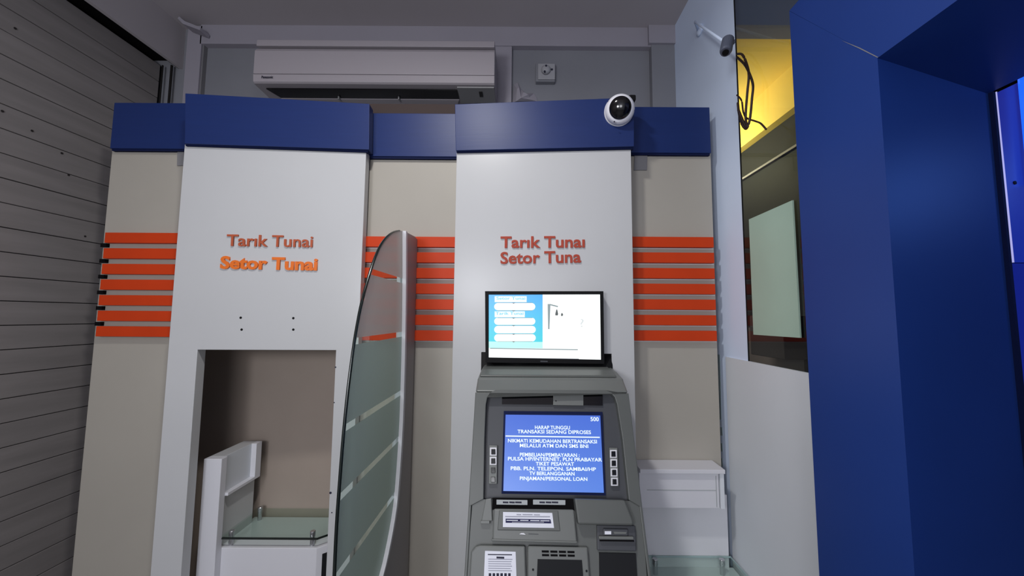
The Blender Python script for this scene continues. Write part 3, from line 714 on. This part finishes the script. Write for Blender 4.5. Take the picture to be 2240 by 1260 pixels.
# function buttons
for side, x0, x1, y0 in (('l', 1070, 1088, 974), ('r', 1333, 1351, 979)):
    sk = 3 if side == 'r' else -1
    obj('button_strip', MB().plate(P2, [(x0, y0), (x1, y0+0.5), (x1+sk, y0+85), (x0+sk, y0+85)], -0.025, -0.012), M['atml'], t, bevel=0.0015)
    for i in range(4):
        yy = y0+8+i*20.3; s_ = sk*i/4
        if (side == 'l' and i in (0, 1)) or (side == 'r'):
            obj('button_bezel', MB().plate(P2, [(x0+1.5+s_, yy-3), (x1-1.5+s_, yy-3), (x1-1.5+s_, yy+15), (x0+1.5+s_, yy+15)], -0.013, -0.0105), M['whiteedge'], t, bevel=0.001)
        obj('button', MB().plate(P2, [(x0+4.5+s_, yy), (x1-4.5+s_, yy), (x1-4+s_, yy+12), (x0+4.5+s_, yy+12)], -0.012, -0.0085), M['blackgl'], t, bevel=0.001)
# lower fascia: base slab, deposit tray, card reader side
obj('lower_fascia', MB().plate(P3, [(1034, 1092), (1402, 1096), (1418, 1300), (1018, 1296)], -0.012, -0.004), M['atm'], t)
obj('slot_recess', MB().plate(P3, [(1077, 1089), (1254, 1091), (1257, 1117), (1077, 1115)], -0.006, -0.001), M['void'], t)
for (x0, x1) in ((1086, 1154), (1166, 1237)):
    tg = obj('instruction_tag', MB().plate(P3, [(x0, 1093), (x1, 1094), (x1, 1105), (x0, 1104)], -0.002, 0.003), M['tagm'], t, bevel=0.001)
    a_ = x0+14
    for w_, dx in ((12, 0), (12, 14), (14, 27)):
        obj('print', MB().plate(P3, [(a_+dx, 1097), (a_+dx+w_, 1097.3), (a_+dx+w_, 1101), (a_+dx, 1100.6)], 0.003, 0.0033), M['ink'], tg)
tr = obj('deposit_tray', MB().plate(P3, [(1080, 1113), (1256, 1115), (1263, 1188), (1077, 1184)], -0.004, 0.014), M['atml'], t, bevel=0.004)
obj('tray_inset', MB().plate(P3, [(1092, 1116), (1221, 1117), (1226, 1162), (1088, 1160)], 0.010, 0.016), M['atm'], t, bevel=0.002)
obj('tray_rim', MB().plate(P3, [(1075, 1179), (1263, 1184), (1263, 1189), (1075, 1184)], 0.0, 0.018), M['atml'], t, bevel=0.002)
st = obj('notice_sticker', MB().plate(P3, [(1100.5, 1120), (1208, 1122), (1212, 1155), (1100, 1153)], 0.015, 0.0172), M['paper'], t)
obj('print_band', MB().plate(P3, [(1106, 1134.5), (1204, 1136), (1206, 1145), (1106, 1143.5)], 0.017, 0.0176), M['navy'], st)
for x0, x1, y, m_ in ((1130, 1140, 1125.5, 'greyink'), (1143, 1165, 1125.5, 'greyink'), (1168, 1181, 1126, 'greyink'), (1105, 1203, 1129.8, 'greyink'), (1108, 1133, 1138, 'paper'), (1138, 1156, 1138, 'paper'), (1160, 1180, 1138.5, 'paper'), (1182, 1202, 1139, 'paper'), (1120, 1190, 1142, 'greyink')):
    obj('print', MB().plate(P3, [(x0, y-0.8), (x1, y-0.5), (x1, y+1.3), (x0, y+1)], 0.0172, 0.0179), M[m_], st)
obj('hand_symbol', MB().plate(P3, [(1136, 1169), (1140, 1166), (1146, 1166), (1150, 1170), (1146, 1169.5), (1140, 1169)], 0.013, 0.0155), M['whiteedge'], t)
obj('hand_symbol_box', MB().plate(P3, [(1156, 1167), (1178, 1168), (1178, 1169.5), (1156, 1168.5)], 0.013, 0.0150), M['atmd'], t)
obj('left_fin', MB().plate(P3, [(1062, 1092), (1075, 1090), (1077, 1140), (1053, 1140)], -0.006, 0.006), M['atml'], t, bevel=0.002)
obj('left_catch', MB().plate(P3, [(1051, 1139), (1071, 1139), (1071, 1146), (1051, 1146)], -0.006, 0.008), M['atml'], t, bevel=0.001)
# right block and card reader
obj('reader_shelf', MB().plate(P3, [(1257, 1091), (1368, 1094), (1386, 1140), (1386, 1150), (1265, 1148)], -0.006, 0.026), M['atm'], t, bevel=0.005)
obj('reader_panel', MB().plate(P3, [(1306, 1148), (1390, 1150), (1392, 1206), (1307, 1204)], -0.004, 0.008), M['atmd'], t, bevel=0.002)
rd = obj('card_reader', MB().plate(P3, [(1320, 1156), (1374, 1157), (1374, 1173), (1320, 1172)], 0.006, 0.014), M['atmd'], t, bevel=0.002)
obj('reader_label', MB().plate(P3, [(1323, 1162), (1337, 1162), (1337, 1169), (1323, 1169)], 0.012, 0.0155), M['paper'], rd)
obj('reader_slot', MB().plate(P3, [(1342, 1163), (1371, 1164), (1369, 1168), (1344, 1168)], 0.012, 0.0150), M['atml'], rd)
obj('reader_lip', MB().plate(P3, [(1310, 1173), (1386, 1174), (1387, 1181), (1311, 1180)], 0.004, 0.022), M['atml'], t, bevel=0.002)
obj('reader_shadow_slot', MB().plate(P3, [(1312, 1181), (1387, 1182), (1387, 1185), (1312, 1184)], 0.006, 0.010), M['void'], t)
obj('receipt_bay', MB().plate(P3, [(1311, 1209), (1391, 1211), (1396, 1300), (1312, 1300)], -0.004, 0.001), M['atmdd'], t)
# bottom left panel with notice
obj('notice_panel', MB().plate(P3, [(1040, 1196), (1050, 1193), (1149, 1195), (1152, 1300), (1024, 1300), (1030, 1207)], -0.004, 0.016), M['atml'], t, bevel=0.004)
nt_ = obj('notice_sheet', MB().plate(P3, [(1061, 1205), (1128, 1207), (1131, 1300), (1057, 1300)], 0.015, 0.0172), M['paper'], t)
for x0, x1, y, m_, hh in ((1067, 1120, 1213, 'ink', 1), (1086, 1103, 1219.5, 'ink', 2), (1068, 1121, 1223, 'greyink', 0.7), (1068, 1119, 1228, 'greyink', 0.7), (1068, 1118, 1233, 'greyink', 0.7), (1068, 1120, 1238, 'greyink', 0.7), (1068, 1117, 1243, 'greyink', 0.7), (1068, 1120, 1248, 'greyink', 0.7)):
    obj('print', MB().plate(P3, [(x0, y-hh), (x1, y-hh+0.6), (x1, y+hh+0.6), (x0, y+hh)], 0.0172, 0.0178), M[m_], nt_)
for i in range(6):
    x0 = 1069+i*8.5
    obj('print', MB().plate(P3, [(x0, 1254), (x0+5.5, 1254), (x0+5.5, 1266), (x0, 1266)], 0.0172, 0.0178), M['ink'], nt_)
# bottom middle dispenser
obj('dispenser_frame', MB().plate(P3, [(1155, 1194), (1286, 1197), (1293, 1300), (1154, 1300), (1154, 1206)], -0.004, 0.012), M['atml'], t, bevel=0.004)
obj('dispenser_mouth', MB().plate(P3, [(1176, 1223), (1273, 1225), (1279, 1300), (1173, 1300)], 0.010, 0.0128), M['atmdd'], t)
for r_i in range(2):
    for c_i in range(4):
        x0 = 1185+c_i*18.7+r_i*0.6; y0 = 1204+r_i*8+c_i*0.4
        obj('speaker_slot', MB().plate(P3, [(x0, y0), (x0+15.5, y0+0.3), (x0+15.7, y0+4.8), (x0+0.2, y0+4.5)], 0.010, 0.0128), M['void'], t)
for x, y in ((1166, 1246), (1283, 1249)):
    obj('screw', MB().lathe(P3.pt(x, y, 0.012), n3, [(0.0028, 0), (0.0028, 0.001), (0, 0.0013)], 10), M['atmdd'], t)

# ------------------------------------------------------------------ monitor on top of the cash machine
YM = 1.41; PM = YP(YM)
b = PY(1190, 800, YM)
t = thing('monitor', (b.x, YM+0.03, PY(1190, 808, YM).z), 'black framed monitor with bright teal and white screen on top of the cash machine', 'monitor')
obj('casing', MB().plate(PM, [(1061, 637), (1320, 637), (1322, 796), (1062, 793)], -0.045, -0.002), M['black'], t, bevel=0.003)
mb = MB()
mb.plate(PM, [(1061, 637), (1320, 637), (1313, 644), (1069, 644.5)], -0.01, 0.003).plate(PM, [(1313, 644), (1320, 637), (1322, 796), (1315, 788)], -0.01, 0.003)
mb.plate(PM, [(1062, 793), (1069, 782), (1315, 787), (1322, 796)], -0.01, 0.003).plate(PM, [(1061, 637), (1069, 644.5), (1069, 782), (1062, 793)], -0.01, 0.003)
obj('frame', mb, M['black'], t)
wscr = emat('screen_white', (250, 255, 255), 1.15); 
obj('screen', MB().plate(PM, [(1068.5, 644), (1313, 644), (1315, 787), (1068, 783)], -0.005, -0.001), wscr, t)
teal = emat('screen_teal', (66, 215, 232), 1.0, (62, 172, 248)); aqua = emat('screen_aqua', (190, 255, 245), 1.0); pale = emat('screen_pale', (232, 255, 255), 1.05); sg = emat('screen_grey', (150, 168, 172), 0.8); sd = emat('screen_dark', (96, 104, 104), 0.7)
obj('screen_block', MB().plate(PM, [(1068.5, 644), (1187, 644), (1187, 748), (1068.5, 747)], -0.001, -0.0006), teal, t)
obj('screen_band', MB().plate(PM, [(1068.5, 747), (1187, 748), (1187, 762), (1068.5, 761)], -0.001, -0.0006), aqua, t)
obj('screen_line', MB().plate(PM, [(1072, 761), (1264, 764), (1264, 766), (1072, 763)], -0.001, -0.0004), sg, t)
obj('screen_bar', MB().plate(PM, [(1068.5, 782), (1266, 785), (1268, 788), (1068.5, 785)], -0.001, 0.0002), M['bluedark'], t)
def pill(x0, x1, y0, y1, m_):
    r_ = (y1-y0)/2; pts = []
    for k in range(9):
        a_ = -math.pi/2 + math.pi*k/8; pts.append((x1-r_+r_*math.cos(a_), (y0+y1)/2 + r_*math.sin(a_)))
    for k in range(9):
        a_ = math.pi/2 + math.pi*k/8; pts.append((x0+r_+r_*math.cos(a_), (y0+y1)/2 + r_*math.sin(a_)))
    obj('screen_button', MB().plate(PM, pts, -0.0006, -0.0003), m_, t)
pill(1081, 1171, 663, 678.5, wscr); pill(1081, 1171, 695, 710.5, wscr); pill(1081, 1172, 713, 729, wscr); pill(1081, 1172, 731, 747, wscr)
for (x0, y0, x1, y1) in ((1082, 648, 1152, 661), (1082, 681, 1148, 694)):
    obj('screen_button', MB().plate(PM, [(x0, y0), (x1, y0), (x1, y1), (x0, y1)], -0.0006, -0.0003), pale, t)
place_text('screen_text', 'Setor Tunai', PM, (1086, 655.5), (1149, 655.5), 6.5, -0.0003, 0.0003, teal, t, 0.01)
place_text('screen_text', 'Tarik Tunai', PM, (1084, 688.5), (1145, 688.5), 6.5, -0.0003, 0.0003, teal, t, 0.01)
for y in (662, 679, 695, 711.5, 730, 746.5):
    obj('screen_line', MB().plate(PM, [(1088, y), (1165, y), (1165, y+0.9), (1088, y+0.9)], -0.0004, -0.0002), sg, t)
    obj('screen_arrow', MB().plate(PM, [(1119, y), (1128, y), (1123.5, y+2.4)], -0.0004, -0.0001), sd, t)
obj('screen_drawing', MB().plate(PM, [(1198, 665), (1204, 665), (1221, 669.5), (1220, 672), (1204, 668), (1202, 720), (1199, 720)], -0.0008, -0.0003), sg, t)
obj('screen_drawing', MB().plate(PM, [(1217, 677), (1219, 677), (1221, 687), (1220, 690), (1215, 690), (1214.5, 687)], -0.0008, -0.0003), sd, t)
obj('screen_drawing', MB().plate(PM, [(1228, 685), (1230.5, 685), (1232, 689), (1229.5, 692), (1227, 690)], -0.0008, -0.0003), sd, t)
place_text('screen_text', '?', PM, (1270, 715), (1277, 715), 18, -0.0006, 0.0003, emat('screen_faint', (225, 232, 234), 0.95), t)
obj('brand_plate', MB().plate(PM, [(1182, 789), (1198, 789.5), (1198, 792), (1182, 791.5)], 0.001, 0.0036), M['atmd'], t)
obj('stand', MB().prism([PY(1053, 771, 1.47), PY(1340, 775, 1.47), PY(1340, 812, 1.44), PY(1322, 809, 1.40), PY(1080, 803, 1.40), PY(1053, 806, 1.44)], (0, 0.03, 0)), M['black'], t)
